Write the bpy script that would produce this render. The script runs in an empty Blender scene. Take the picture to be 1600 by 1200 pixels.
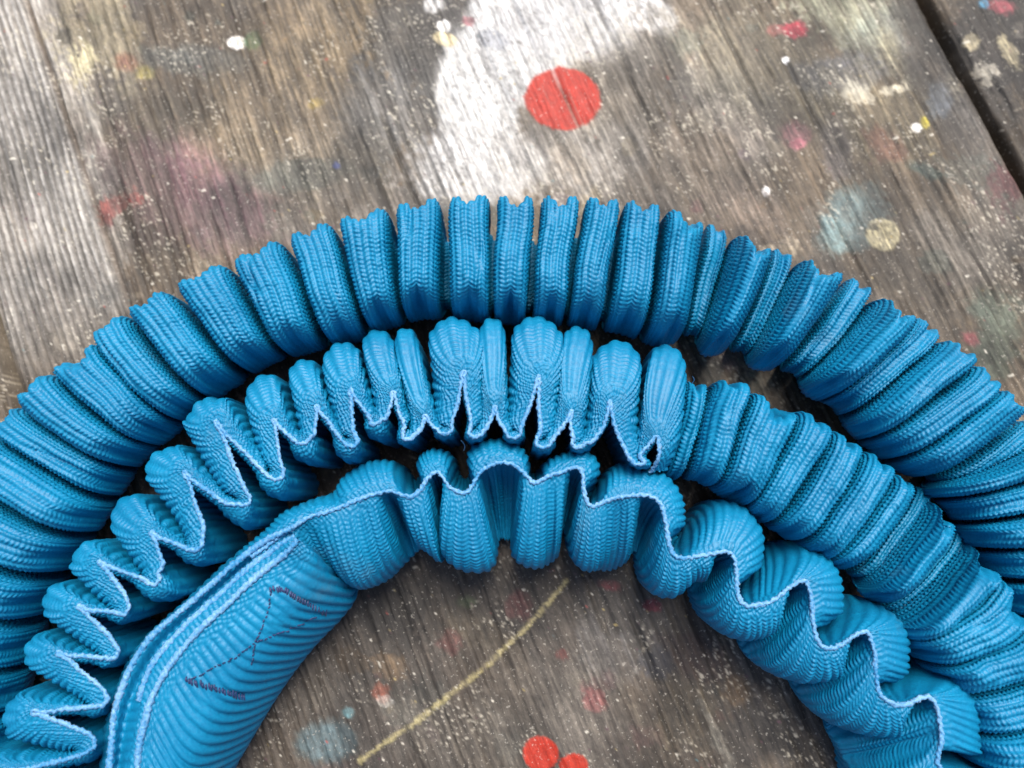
import bpy, math, random
import numpy as np
from mathutils import Matrix, Vector

# ------------------------------------------------------------------ units
S = 0.00015            # one working unit (a photo pixel at the board) in metres
F = 1155.0             # focal length in photo pixels
TILT = math.radians(9.0)
CX, CY = 800.0, 600.0
DIST = 1155.0
rng = np.random.default_rng(7)
random.seed(7)

# ------------------------------------------------------------------ camera, sky, sun
sc = bpy.context.scene
st_, ct_ = math.sin(TILT), math.cos(TILT)
FWD = np.array([0.0, st_, -ct_]); UPV = np.array([0.0, ct_, st_]); RGT = np.array([1.0, 0.0, 0.0])
CAM = -FWD * DIST                                   # looks at the world origin
cd = bpy.data.cameras.new("camera"); cam = bpy.data.objects.new("camera", cd)
sc.collection.objects.link(cam)
cam.matrix_world = Matrix(((RGT[0], UPV[0], -FWD[0], CAM[0]*S),
                           (RGT[1], UPV[1], -FWD[1], CAM[1]*S),
                           (RGT[2], UPV[2], -FWD[2], CAM[2]*S), (0, 0, 0, 1)))
cd.sensor_width = 36; cd.lens = F/1600*36
cd.clip_start = 0.005; cd.clip_end = 50
cd.dof.use_dof = True
cd.dof.focus_distance = (DIST-150)*S
cd.dof.aperture_fstop = 10
sc.camera = cam

SUN_EL, SUN_AZ = math.radians(60), math.radians(12)   # from the top, a little right
w = bpy.data.worlds.new("World"); sc.world = w; w.use_nodes = True
nt = w.node_tree; bg = nt.nodes["Background"]
sky = nt.nodes.new("ShaderNodeTexSky"); sky.sky_type = 'NISHITA'; sky.sun_disc = False
sky.sun_elevation = SUN_EL; sky.sun_rotation = SUN_AZ; sky.dust_density = 4.0
sky.air_density = 1.0; sky.ozone_density = 1.0
nt.links.new(sky.outputs[0], bg.inputs[0]); bg.inputs[1].default_value = 0.052
sl = bpy.data.lights.new("sun", 'SUN'); sl.energy = 1.5; sl.angle = math.radians(32)
sl.color = (1.0, 0.95, 0.88)
so = bpy.data.objects.new("sun", sl); sc.collection.objects.link(so)
sd = Vector((math.sin(SUN_AZ)*math.cos(SUN_EL), math.cos(SUN_AZ)*math.cos(SUN_EL), math.sin(SUN_EL)))
so.rotation_euler = sd.to_track_quat('Z', 'Y').to_euler()
so.location = sd*0.6
sc.view_settings.view_transform = 'Standard'; sc.view_settings.look = 'None'
sc.view_settings.exposure = 1.62; sc.view_settings.gamma = 1

# ------------------------------------------------------------------ helpers
def P(px, py, z=0.0):
    """pixel -> point on the plane at height z (working units)"""
    px = np.asarray(px, float); py = np.asarray(py, float); z = np.asarray(z, float)
    d = (px-CX)[..., None]*RGT - (py-CY)[..., None]*UPV + F*FWD
    t = (z - CAM[2]) / d[..., 2]
    return CAM + d*t[..., None]
def proj(p):
    q = p - CAM
    dz = q@FWD
    return CX + F*(q@RGT)/dz, CY - F*(q@UPV)/dz

_lat = rng.random((512, 512))
def vnoise(x, y, seed=0):
    x = x + seed*37.17; y = y + seed*91.73
    xi = np.floor(x).astype(int); yi = np.floor(y).astype(int)
    fx = x-xi; fy = y-yi
    fx = fx*fx*fx*(fx*(fx*6-15)+10); fy = fy*fy*fy*(fy*(fy*6-15)+10)
    a = _lat[xi % 512, yi % 512]; b = _lat[(xi+1) % 512, yi % 512]
    c = _lat[xi % 512, (yi+1) % 512]; d = _lat[(xi+1) % 512, (yi+1) % 512]
    return (a*(1-fx)+b*fx)*(1-fy) + (c*(1-fx)+d*fx)*fy
def fbm(x, y, seed=0, o=4, g=0.5):
    s = 0; a = 1; n = 0
    for k in range(o):
        s = s + a*vnoise(x*2**k, y*2**k, seed+k*3); n += a; a *= g
    return s/n
def sstep(a, b, x):
    t = np.clip((x-a)/(b-a), 0, 1); return t*t*(3-2*t)

def mesh_from(name, V, Fq, mats, attrs=None):
    me = bpy.data.meshes.new(name)
    V = np.ascontiguousarray(V, dtype=np.float32)*np.float32(S)
    Fq = np.ascontiguousarray(Fq, dtype=np.int32)
    me.vertices.add(len(V)); me.vertices.foreach_set("co", V.ravel())
    n = len(Fq); me.loops.add(n*4); me.loops.foreach_set("vertex_index", Fq.ravel())
    me.polygons.add(n)
    me.polygons.foreach_set("loop_start", np.arange(0, n*4, 4, dtype=np.int32))
    me.polygons.foreach_set("loop_total", np.full(n, 4, dtype=np.int32))
    me.polygons.foreach_set("use_smooth", np.ones(n, dtype=bool))
    me.update(calc_edges=True)
    for k, a in (attrs or {}).items():
        if a.ndim == 1:
            at = me.attributes.new(k, 'FLOAT', 'POINT'); at.data.foreach_set("value", a.astype(np.float32))
        else:
            at = me.attributes.new(k, 'FLOAT_COLOR', 'POINT')
            at.data.foreach_set("color", np.concatenate([a, np.ones((len(a), 1))], 1).astype(np.float32).ravel())
    me.materials.append(mats)
    return me
def obj(name, me, parent=None):
    o = bpy.data.objects.new(name, me); sc.collection.objects.link(o)
    if parent: o.parent = parent
    return o
def grid_faces(n, m, off=0, closed=False):
    i = np.arange(n-1)[:, None]; j = np.arange(m if closed else m-1)[None, :]
    j2 = (j+1) % m
    a = i*m+j; b = i*m+j2; c = (i+1)*m+j2; d = (i+1)*m+j
    return np.stack([a, b, c, d], -1).reshape(-1, 4)+off
def join_grids(gs):
    V = []; Fq = []; A = []; off = 0
    for g, a in gs:
        n, m = g.shape[:2]
        V.append(g.reshape(-1, 3)); Fq.append(grid_faces(n, m, off)); A.append(a.reshape(-1)); off += n*m
    return np.concatenate(V), np.concatenate(Fq), np.concatenate(A)

def catmull(pts, t):
    """pts (n,k) values at integer t; t array -> values"""
    pts = np.asarray(pts, float); n = len(pts)
    i = np.clip(np.floor(t).astype(int), 0, n-2); f = (t-i)[:, None]
    p0 = pts[np.clip(i-1, 0, n-1)]; p1 = pts[i]; p2 = pts[i+1]; p3 = pts[np.clip(i+2, 0, n-1)]
    return 0.5*((2*p1)+(-p0+p2)*f+(2*p0-5*p1+4*p2-p3)*f**2+(-p0+3*p1-3*p2+p3)*f**3)

# ------------------------------------------------------------------ woven cloth relief
PER = 9.4; DU = 1.9
def weave(U, V, sat=None, chunk=None):
    """relief of the ribbed weave: U along the web, V across it (working units)"""
    U = U + 1.2*(vnoise(U/60, V/45, 5)-0.5)
    i = np.floor(U/PER); f = U/PER - i
    r = np.abs(np.sin(np.pi*f))**0.7
    sg = np.where(i % 2 == 0, 1.0, -1.0)
    jit = vnoise(i*0.73, V*0+0.5, 9)
    ph = V/6.1 + jit + sg*0.80*(f-0.5)
    ph = ph + 0.12*(vnoise(U/9, V/14, 3)-0.5)
    b = (0.5+0.5*np.cos(2*np.pi*ph))**0.8
    amp = np.ones_like(V)
    if sat is not None: amp = amp*(1-0.92*sat)
    h = r*(0.40 + 0.60*(b*amp + (1-amp)*0.85))
    if chunk is not None:
        # plump irregular stitches near the turned edge
        a = (U*0.95+V*0.35)/8.2; c = (V*0.95-U*0.35)/8.2
        a = a+0.35*(vnoise(U/10, V/10, 21)-0.5)*2; c = c+0.35*(vnoise(U/10, V/10, 22)-0.5)*2
        q = (0.5+0.5*np.cos(2*np.pi*a))*(0.5+0.5*np.cos(2*np.pi*c))
        q2 = (0.5+0.5*np.cos(2*np.pi*(a+.5)))*(0.5+0.5*np.cos(2*np.pi*(c+.5)))
        h = h*(1-chunk) + chunk*1.05*np.maximum(q, q2)**0.6
    h = h*(0.85+0.3*vnoise(U/4.1, V/4.3, 31))
    return h
def displace(G, h, amt):
    du = np.gradient(G, axis=0); dv = np.gradient(G, axis=1)
    n = np.cross(du, dv); n /= np.linalg.norm(n, axis=2, keepdims=True)+1e-9
    return G + n*((h-0.5)*amt)[..., None], n
def smooth_axis(A, k, axis):
    if k < 1: return A
    ker = np.hanning(2*k+3)[1:-1]; ker /= ker.sum()
    pad = [(0, 0)]*A.ndim; pad[axis] = (k, k)
    B = np.pad(A, pad, mode='edge'); out = np.zeros_like(A)
    for q, wt in enumerate(ker):
        sl_ = [slice(None)]*A.ndim; sl_[axis] = slice(q, q+A.shape[axis]); out += wt*B[tuple(sl_)]
    return out

# ------------------------------------------------------------------ flat-up gathered web (bellows)
def bellows(crests, H0, lo_mid=0.55, dH=128, dW=32, nv=150, seed=0, sgn=1, bowk=1.0, oz=0.66):
    """crests: (ox,oy,ix,iy,heightfactor,notch,pinch) in photo pixels of the two ends of each pleat"""
    C = np.array(crests, float); n = len(C)
    zc = H0*C[:, 4]
    O = P(C[:, 0], C[:, 1], zc*oz); I = P(C[:, 2], C[:, 3], zc*0.76)
    r_ = np.random.default_rng(seed)
    hj = zc + r_.normal(0, 2.5, n)
    bow = r_.normal(0, 2.0, n)*bowk
    # fine table of parameter s = crest index, profile from a superellipse
    # one fold in section: a full flat-topped pad, undercut sides, a narrow deep valley
    hf = [(-.5, 0), (-.44, .0), (-.375, .05), (-.345, .28), (-.365, .56), (-.378, .76), (-.362, .87), (-.315, .945), (-.23, .985), (-.12, 1.0)]
    ctl = np.array(hf+[(0, 1.0)]+[(-x_, y_) for x_, y_ in hf[::-1]])
    prf = catmull(ctl, np.linspace(0, len(ctl)-1, 241)[:-1]); px0 = prf[:, 0]; gg = np.clip(prf[:, 1], 0, 1)
    ws = np.where(C[:, 6] > 0, 1.22, np.where(C[:, 4] < 0.7, 0.74, 1.03)) + r_.uniform(-.05, .06, n)
    tilt = r_.uniform(-.025, .025, n)
    blend = sstep(0.0, .25, gg)
    s = np.concatenate([k+px0*(1+(ws[k]-1)*blend)+tilt[k]*gg for k in range(n)]); g = np.tile(gg, n); kt = np.repeat(np.arange(n), len(gg))
    keep = (kt > 0) & (kt < n-1); s = s[keep]; g = g[keep]; kt = kt[keep]
    def base(s):
        return catmull(O, s), catmull(I, s), catmull(hj[:, None], s)[:, 0]
    Os, Is, Hs = base(s); M = (Os+Is)/2
    w_loc = np.linalg.norm(np.gradient(M, axis=0)[:, :2], axis=1)
    dz = np.gradient(dH*g)
    u = np.cumsum(np.hypot(w_loc, dz)); u -= u[0]
    uu = np.arange(0, u[-1], DU)
    kt = kt[np.clip(np.searchsorted(u, uu), 0, len(kt)-1)]
    s = np.interp(uu, u, s); g = np.interp(uu, u, g)
    Os, Is, Hs = base(s)
    k = kt; a = s-k
    notch = C[k, 5]; pinch = C[k, 6]
    ns = len(uu)
    # cross-section: upright walls below, superellipse above, evenly sampled
    phi = np.linspace(0, math.pi, 2001); e = 2/4.2
    px_ = np.sign(np.cos(phi))*np.abs(np.cos(phi))**e; pz_ = np.abs(np.sin(phi))**(2/2.9)
    al = np.concatenate([[0], np.cumsum(np.hypot(np.diff(px_)*90, np.diff(pz_)*70))])
    aa = np.linspace(0, al[-1], nv-40)
    wl = np.linspace(-1, 0, 21)[:-1]
    tuck = 1-0.60*np.abs(wl)**1.6
    cx = np.concatenate([tuck, np.interp(aa, al, px_), -tuck[::-1]])
    cz = np.concatenate([wl, np.interp(aa, al, pz_), wl[::-1]])
    M = (Os+Is)/2; A = (Os-Is)/2; A[:, 2] = 0; W = np.linalg.norm(A, axis=1); A /= W[:, None]
    Tn = np.stack([-A[:, 1], A[:, 0], np.zeros(ns)], 1)*sgn
    ph1 = r_.uniform(0, 6.28, n); wob = r_.normal(0, 0.8, (n, 3))
    jn = r_.uniform(0.75, 1.25, (n, 2))
    gx = g[:, None]; X = cx[None, :]; Z = cz[None, :]
    wid = W[:, None] - dW*(1-gx)*jn[k, 0][:, None]
    endw = sstep(0.55, 1.0, np.abs(X))
    pz1 = (pinch > 0)[:, None]
    bump = np.where(pz1, np.exp(-np.abs(a[:, None]-0.05)/0.20), np.exp(-(a[:, None]/0.15)**2))
    wid = wid - 1.7*notch[:, None]*np.where(X > 0, 1.0, 0.40)*bump*endw*sstep(-0.3, 0.5, Z)
    hei = Hs[:, None]*0.5 - (dH/2)*(1-gx)
    zmid = Hs[:, None]*0.5
    z = np.where(Z > 0, zmid - (dH/2)*(1-gx) + Z*hei, (zmid-(dH/2)*(1-gx))*(1+Z)+1.0)
    # saggy valley ends
    x = X*wid
    # pinch: radial pucker near the outer end
    pd = np.exp(-((X-0.74)/0.17)**2)*np.exp(-((a[:, None]-0.05)/0.20)**2)*pinch[:, None]
    ang = np.arctan2((a[:, None]-0.06)*78, (0.80-X)*95)
    z = z - 62*pd + 5.0*np.sin(7*ang)*np.exp(-((X-.52)/.2)**2)*np.exp(-((a[:, None]-.05)/.32)**2)*pinch[:, None]
    z = np.maximum(z, 1.5)
    bowv = (catmull(bow[:, None], s)[:, 0])[:, None]*(1-X**2)
    bowv = bowv + 1.6*np.sin(2.6*X+ph1[k][:, None])*gx
    G = M[:, None, :]*np.array([1, 1, 0]) + A[:, None, :]*x[..., None] + Tn[:, None, :]*bowv[..., None]
    G[..., 2] = z
    # softly lumpy cloth, creases that run askew, no two folds alike
    kk = k[:, None]*1.0
    lump = fbm(kk*3.7+a[:, None]*1.6, X*1.9+kk*0.61, seed+60, 3)-.5
    G[..., 2] += 11*lump*gx
    sk = (vnoise(kk*5.3, X*1.5+kk, seed+61)-.5)*4*gx
    G += Tn[:, None, :]*sk[..., None]
    cr = np.exp(-((a[:, None]-0.28*np.sin(kk*2.3)+0.22*X*np.cos(kk*1.7))/0.045)**2)*sstep(.35, .9, np.cos(kk*1.9+X*1.8))
    G[..., 2] -= 5.0*cr*gx
    G[..., 2] += 3.0*(vnoise(s[:, None]*1.7+X*0, X*2.2+s[:, None]*0, seed+40)-0.5)*gx
    Vv = np.concatenate([np.zeros((ns, 1)), np.cumsum(np.linalg.norm(np.diff(G, axis=1), axis=2), 1)], 1)
    Vv = smooth_axis(Vv, 3, 0)
    Vv = Vv - Vv[:, nv//2:nv//2+1]
    # resample each row evenly in arc length on the upper part is unnecessary: superellipse is close
    U = np.repeat(uu[:, None], nv, 1) + seed*173.0
    sat = sstep(0.88, 0.98, X)*np.exp(-(a[:, None]/0.30)**2) + 0.9*np.clip(pd*1.5, 0, 1)
    h = weave(U, Vv, np.clip(sat, 0, 1))
    G2, nrm = displace(G, h, 5.2*(1-.45*sstep(.8, 1, np.abs(X))))
    if np.mean(nrm[:, nv//2, 2]) < 0: G2 = G - (G2-G)
    return G2, h

# ------------------------------------------------------------------ edge-up gathered web
def edge_up(st, zT, zS, nl=70, nr=70, seed=0, seam_z=0, dip=5.0, satin=(62, 85), chunkw=(14, 34), conc=0.8):
    """st: rows (Tx,Ty, Lx,Ly, Rx,Ry, zT factor) photo pixels: turned edge and the two side outlines"""
    A = np.array(st, float); n = len(A)
    if A.shape[1] > 7: Q = P(A[:, 7], A[:, 8], zT*A[:, 6]*.8)
    else: Q = None
    T = P(A[:, 0], A[:, 1], zT*A[:, 6]); L = P(A[:, 2], A[:, 3], zS*A[:, 6]); R = P(A[:, 4], A[:, 5], zS*A[:, 6])
    t = np.linspace(0, n-1, n*60)
    Tt = catmull(T, t); Lt = catmull(L, t); Rt = catmull(R, t)
    d = lambda X: np.linalg.norm(np.gradient(X, axis=0), axis=1)
    u = np.cumsum(0.45*d(Tt)+0.4*np.maximum(d(Lt), d(Rt))+0.15*np.minimum(d(Lt), d(Rt))); u -= u[0]
    uu = np.arange(0, u[-1], DU); t = np.interp(uu, u, t)
    Tt = smooth_axis(catmull(T, t), 5, 0); Lt = smooth_axis(catmull(L, t), 4, 0); Rt = smooth_axis(catmull(R, t), 4, 0)
    ns = len(uu)
    tv = np.gradient(Tt[:, :2], axis=0); tv /= np.linalg.norm(tv, axis=1, keepdims=True)+1e-9
    tv = smooth_axis(tv, 6, 0)
    kap = tv[:, 0]*np.gradient(tv[:, 1])-tv[:, 1]*np.gradient(tv[:, 0])
    kap = smooth_axis((kap/DU)[:, None], 9, 0)[:, 0]
    Qt = None if Q is None else smooth_axis(catmull(Q, t), 4, 0)
    def side(X, m, Qm=None):
        q = np.linspace(0, 1, m)
        th = q[q <= 0.80]/0.80*math.pi/2
        D = X-Tt
        sd_ = np.sign(tv[:, 0]*D[:, 1]-tv[:, 1]*D[:, 0])
        sd_ = np.median(sd_)
        cc = np.clip(kap*sd_*45, 0, 1)*conc
        cc = smooth_axis(cc[:, None], 5, 0)
        co = smooth_axis((np.clip(-kap*sd_*40, 0, 1)*conc)[:, None], 6, 0)[:, 0]
        zx = X[:, 2]*(1-0.72*cc[:, 0]+0.42*co)
        s_ = np.sin(th)[None, :]; c_ = np.maximum(np.cos(th), 0)[None, :]
        sx = (1-cc)*s_**0.9 + cc*(1-c_**0.7)*0.92+cc*0.08*s_; cz = (1-cc)*c_**0.75 + cc*(1-s_**0.7)
        G = np.zeros((ns, m, 3))
        k = len(th)
        G[:, :k, :2] = Tt[:, None, :2] + D[:, None, :2]*sx[:, :, None]
        if Qm is not None:
            aq = sx[:, :, None]
            G[:, :k, :2] = (1-aq)**2*Tt[:, None, :2]+2*aq*(1-aq)*Qm[:, None, :2]+aq**2*X[:, None, :2]
        G[:, :k, 2] = zx[:, None] + (Tt[:, 2]-zx)[:, None]*cz
        lo = np.linspace(0, 1, m-k+1)[1:]
        G[:, k:, :2] = X[:, None, :2] + (Tt-X)[:, None, :2]*(0.08*lo**1.6)[None, :, None]
        G[:, k:, 2] = zx[:, None]*(1-lo[None, :]) + 1.0*lo[None, :]
        return G
    GL = side(Lt, nl, Qt); GR = side(Rt, nr)
    G = np.concatenate([GL[:, ::-1], GR[:, 1:]], 1)
    m = G.shape[1]
    Vv = np.concatenate([np.zeros((ns, 1)), np.cumsum(np.linalg.norm(np.diff(G, axis=1), axis=2), 1)], 1)
    Vv = Vv - Vv[:, nl-1:nl]
    Vv = smooth_axis(Vv, 2, 0)
    U = np.repeat(uu[:, None], m, 1)+seed*211.0
    aV = np.abs(Vv)
    ch = 1-sstep(chunkw[0], chunkw[1], aV)
    sat = sstep(satin[0], satin[1], aV)
    h = weave(U, Vv, sat, ch)
    G2, nrm = displace(G, h, 4.3)
    if np.mean(nrm[:, nl-1, 2]) < 0: G2 = G-(G2-G)
    seam = Tt.copy(); seam[:, 2] += 1.2+seam_z
    return G2, h, seam

def cord(path, r=2.35, pitch=8.0, amp=0.6, nr=12, fuzz=0.0, seed=0):
    """a two-ply stitched edge thread laid along a path"""
    seg = np.linalg.norm(np.diff(path, axis=0), axis=1); u = np.concatenate([[0], np.cumsum(seg)])
    uu = np.arange(0, u[-1], 1.7)
    p = np.stack([np.interp(uu, u, path[:, k]) for k in range(3)], 1)
    jr = np.random.default_rng(seed)
    t = np.gradient(p, axis=0); t /= np.linalg.norm(t, axis=1, keepdims=True)+1e-9
    up = np.array([0, 0, 1.0]); sdv = np.cross(t, up); sdv /= np.linalg.norm(sdv, axis=1, keepdims=True)+1e-9
    nv = np.cross(sdv, t)
    pitch = pitch*(1+0.35*(vnoise(uu/30, uu*0, seed+3)-.5))
    p = p + sdv*(0.5*np.sin(2*np.pi*uu/9.7)+1.6*(vnoise(uu/14, uu*0, seed+8)-.5))[:, None] + jr.normal(0, 0.25, p.shape)
    th = np.linspace(0, 2*np.pi, nr, endpoint=False)
    r = r*(0.8+0.5*vnoise(uu/22, uu*0, seed+15))[:, None]
    rr = r + amp*np.cos(2*th[None, :]-2*np.pi*(uu/pitch)[:, None]) + jr.normal(0, fuzz+0.5, (len(uu), nr))
    G = p[:, None]+sdv[:, None]*(rr*np.cos(th))[..., None]+nv[:, None]*(0.8*rr*np.sin(th))[..., None]
    return G.reshape(-1, 3), grid_faces(len(uu), nr, 0, True)

# ------------------------------------------------------------------ materials
def new_mat(name):
    m = bpy.data.materials.new(name); m.use_nodes = True
    return m, m.node_tree, m.node_tree.nodes["Principled BSDF"]
def web_mat(name, col, col2, rough=0.50, sheen=0.0):
    m, nt, b = new_mat(name); N = nt.nodes.new; Lk = nt.links.new
    tc = N("ShaderNodeTexCoord")
    n1 = N("ShaderNodeTexNoise"); n1.inputs['Scale'].default_value = 90; n1.inputs['Detail'].default_value = 3
    n2 = N("ShaderNodeTexNoise"); n2.inputs['Scale'].default_value = 1800; n2.inputs['Detail'].default_value = 2
    Lk(tc.outputs['Object'], n1.inputs['Vector']); Lk(tc.outputs['Object'], n2.inputs['Vector'])
    mx = N("ShaderNodeMix"); mx.data_type = 'RGBA'
    ad = N("ShaderNodeMath"); ad.operation = 'ADD'
    Lk(n1.outputs[0], ad.inputs[0]); Lk(n2.outputs[0], ad.inputs[1])
    mr = N("ShaderNodeMapRange"); mr.inputs[1].default_value = 0.75; mr.inputs[2].default_value = 1.25
    Lk(ad.outputs[0], mr.inputs[0]); Lk(mr.outputs[0], mx.inputs[0])
    mx.inputs[6].default_value = (*col, 1); mx.inputs[7].default_value = (*col2, 1)
    n4 = N("ShaderNodeTexNoise"); n4.inputs['Scale'].default_value = 38; n4.inputs['Detail'].default_value = 5; n4.inputs['Roughness'].default_value = .7
    Lk(tc.outputs['Object'], n4.inputs['Vector'])
    m4 = N("ShaderNodeMapRange"); m4.inputs[1].default_value = .60; m4.inputs[2].default_value = .82; m4.inputs[4].default_value = .34; Lk(n4.outputs[0], m4.inputs[0])
    dm = N("ShaderNodeMix"); dm.data_type = 'RGBA'; Lk(m4.outputs[0], dm.inputs[0]); Lk(mx.outputs[2], dm.inputs[6]); dm.inputs[7].default_value = (.16, .20, .20, 1)
    mx = dm
    Lk(mx.outputs[2], b.inputs['Base Color'])
    b.inputs['Roughness'].default_value = rough; b.inputs['Specular IOR Level'].default_value = 0.42
    b.inputs['Sheen Weight'].default_value = sheen; b.inputs['Sheen Roughness'].default_value = 0.4
    b.inputs['Sheen Tint'].default_value = (0.6, 0.85, 1, 1)
    bp = N("ShaderNodeBump"); bp.inputs['Strength'].default_value = 0.5; bp.inputs['Distance'].default_value = 0.0001
    Lk(n2.outputs[0], bp.inputs['Height']); Lk(bp.outputs[0], b.inputs['Normal'])
    return m
M_web = web_mat("blue_webbing", (0.0005, 0.160, 0.325), (0.001, 0.212, 0.40))
M_seam = web_mat("pale_edge_thread", (0.03, 0.22, 0.46), (0.20, 0.40, 0.64), 0.55, 0.3)
M_thread = web_mat("purple_thread", (0.004, 0.022, 0.09), (0.03, 0.045, 0.15), 0.5, 0.2)

# ------------------------------------------------------------------ the strap, outer coil
A_CR = [  # ox, oy, ix, iy, height, notch, pinch
 (-150, 1190, -30, 1250, .95, 12, 0), (-138, 1110, -18, 1170, .95, 12, 0),
 (-125, 1035, -4, 1095, .92, 12, 0), (-108, 950, 14, 1020, .95, 12, 0), (-88, 868, 42, 945, 1.0, 12, 0),
 (-62, 788, 88, 873, 1.0, 12, 0), (-28, 698, 130, 812, 1.04, 12, 0), (24, 648, 170, 758, .90, 8, 0),
 (60, 606, 196, 712, 1.03, 14, 0), (130, 552, 243, 678, 1.0, 20, .6), (180, 508, 284, 641, 1.0, 8, 0), (239, 471, 334, 603, 1.02, 14, 0),
 (318, 432, 400, 560, 1.04, 12, 0), (414, 390, 466, 540, 1.03, 15, 0), (486, 361, 538, 526, 1.0, 15, 0),
 (569, 339, 598, 501, 1.03, 20, 0), (660, 318, 656, 486, 1.03, 24, 0), (734, 309, 733, 489, 1.0, 18, 0),
 (805, 310, 797, 495, 1.0, 30, 0), (872, 310, 857, 496, .98, 20, 0), (940, 314, 911, 500, 1.0, 16, 0),
 (1000, 322, 978, 510, 1.0, 16, 0), (1072, 330, 1044, 532, 1.03, 34, 1), (1122, 352, 1086, 520, .40, 8, 0),
 (1182, 370, 1120, 546, 1.02, 32, 1), (1228, 390, 1165, 545, .40, 8, 0), (1285, 408, 1200, 568, 1.02, 32, 1),
 (1350, 440, 1246, 580, .5, 12, 0), (1402, 476, 1288, 612, 1.04, 32, 1),
 (1442, 508, 1322, 634, .80, 10, 0), (1488, 545, 1353, 668, 1.0, 12, 0), (1537, 588, 1393, 704, 1.0, 12, 0),
 (1572, 622, 1436, 736, .98, 10, 0), (1612, 668, 1478, 752, .60, 4, 0), (1650, 700, 1475, 766, .95, 8, 0), (1672, 752, 1508, 800, .82, 8, 0),
 (1690, 812, 1540, 842, 1.0, 10, 0), (1706, 868, 1562, 884, .9, 10, 0), (1726, 930, 1592, 940, 1.0, 12, 0),
 (1742, 1000, 1612, 1006, 1.0, 12, 0), (1756, 1075, 1628, 1078, 1.0, 12, 0), (1764, 1150, 1640, 1150, 1.0, 12, 0),
 (1768, 1230, 1645, 1226, 1.0, 12, 0), (1768, 1310, 1645, 1300, 1.0, 12, 0)]
GA, hA = bellows(A_CR, 188, seed=1, nv=200)

# ------------------------------------------------------------------ middle coil: edge-up part then flat-up part
# fingers: tip outline, half width, outer turn of the edge ; and inner turns: edge point, outline
FING = [((-60, 1275), 34, (20, 1290)), ((-35, 1195), 34, (10, 1205)), ((22, 1100), 34, (52, 1112)), ((55, 998), 26, (91, 1020)), ((84, 918), 28, (124, 948)),
        ((136, 848), 28, (156, 878)), ((195, 778), 34, (238, 832)), ((243, 712), 36, (288, 738)),
        ((322, 624), 38, (338, 660)), ((414, 586), 29, (428, 656)), ((473, 563), 24, (495, 634)),
        ((532, 536), 30, (548, 610)), ((587, 517), 24, (615, 612)), ((632, 515), 18, (665, 650)),
        ((704, 497), 42, (724, 582)), ((769, 499), 20, (773, 636)), ((838, 495), 41, (842, 588)),
        ((904, 512), 24, (893, 643)), ((966, 533), 38, (953, 628)), ((1044, 541), 31, (1026, 682))]
INN = [((120, 1262), (150, 1275)), ((150, 1160), (175, 1160)), ((168, 1092), (190, 1095)), ((186, 1018), (208, 1020)), ((203, 950), (230, 955)),
       ((250, 906), (300, 924)), ((314, 855), (340, 880)), ((384, 790), (398, 828)),
       ((437, 748), (455, 782)), ((480, 692), (505, 728)), ((550, 698), (554, 726)), ((592, 662), (608, 692)),
       ((641, 686), (645, 697)), ((697, 680), (698, 690)), ((744, 684), (745, 694)), ((803, 686), (804, 696)),
       ((848, 700), (848, 712)), ((904, 700), (905, 712)), ((998, 727), (998, 735))]
close = [False]*10+[False, False]+[True]*8
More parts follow.
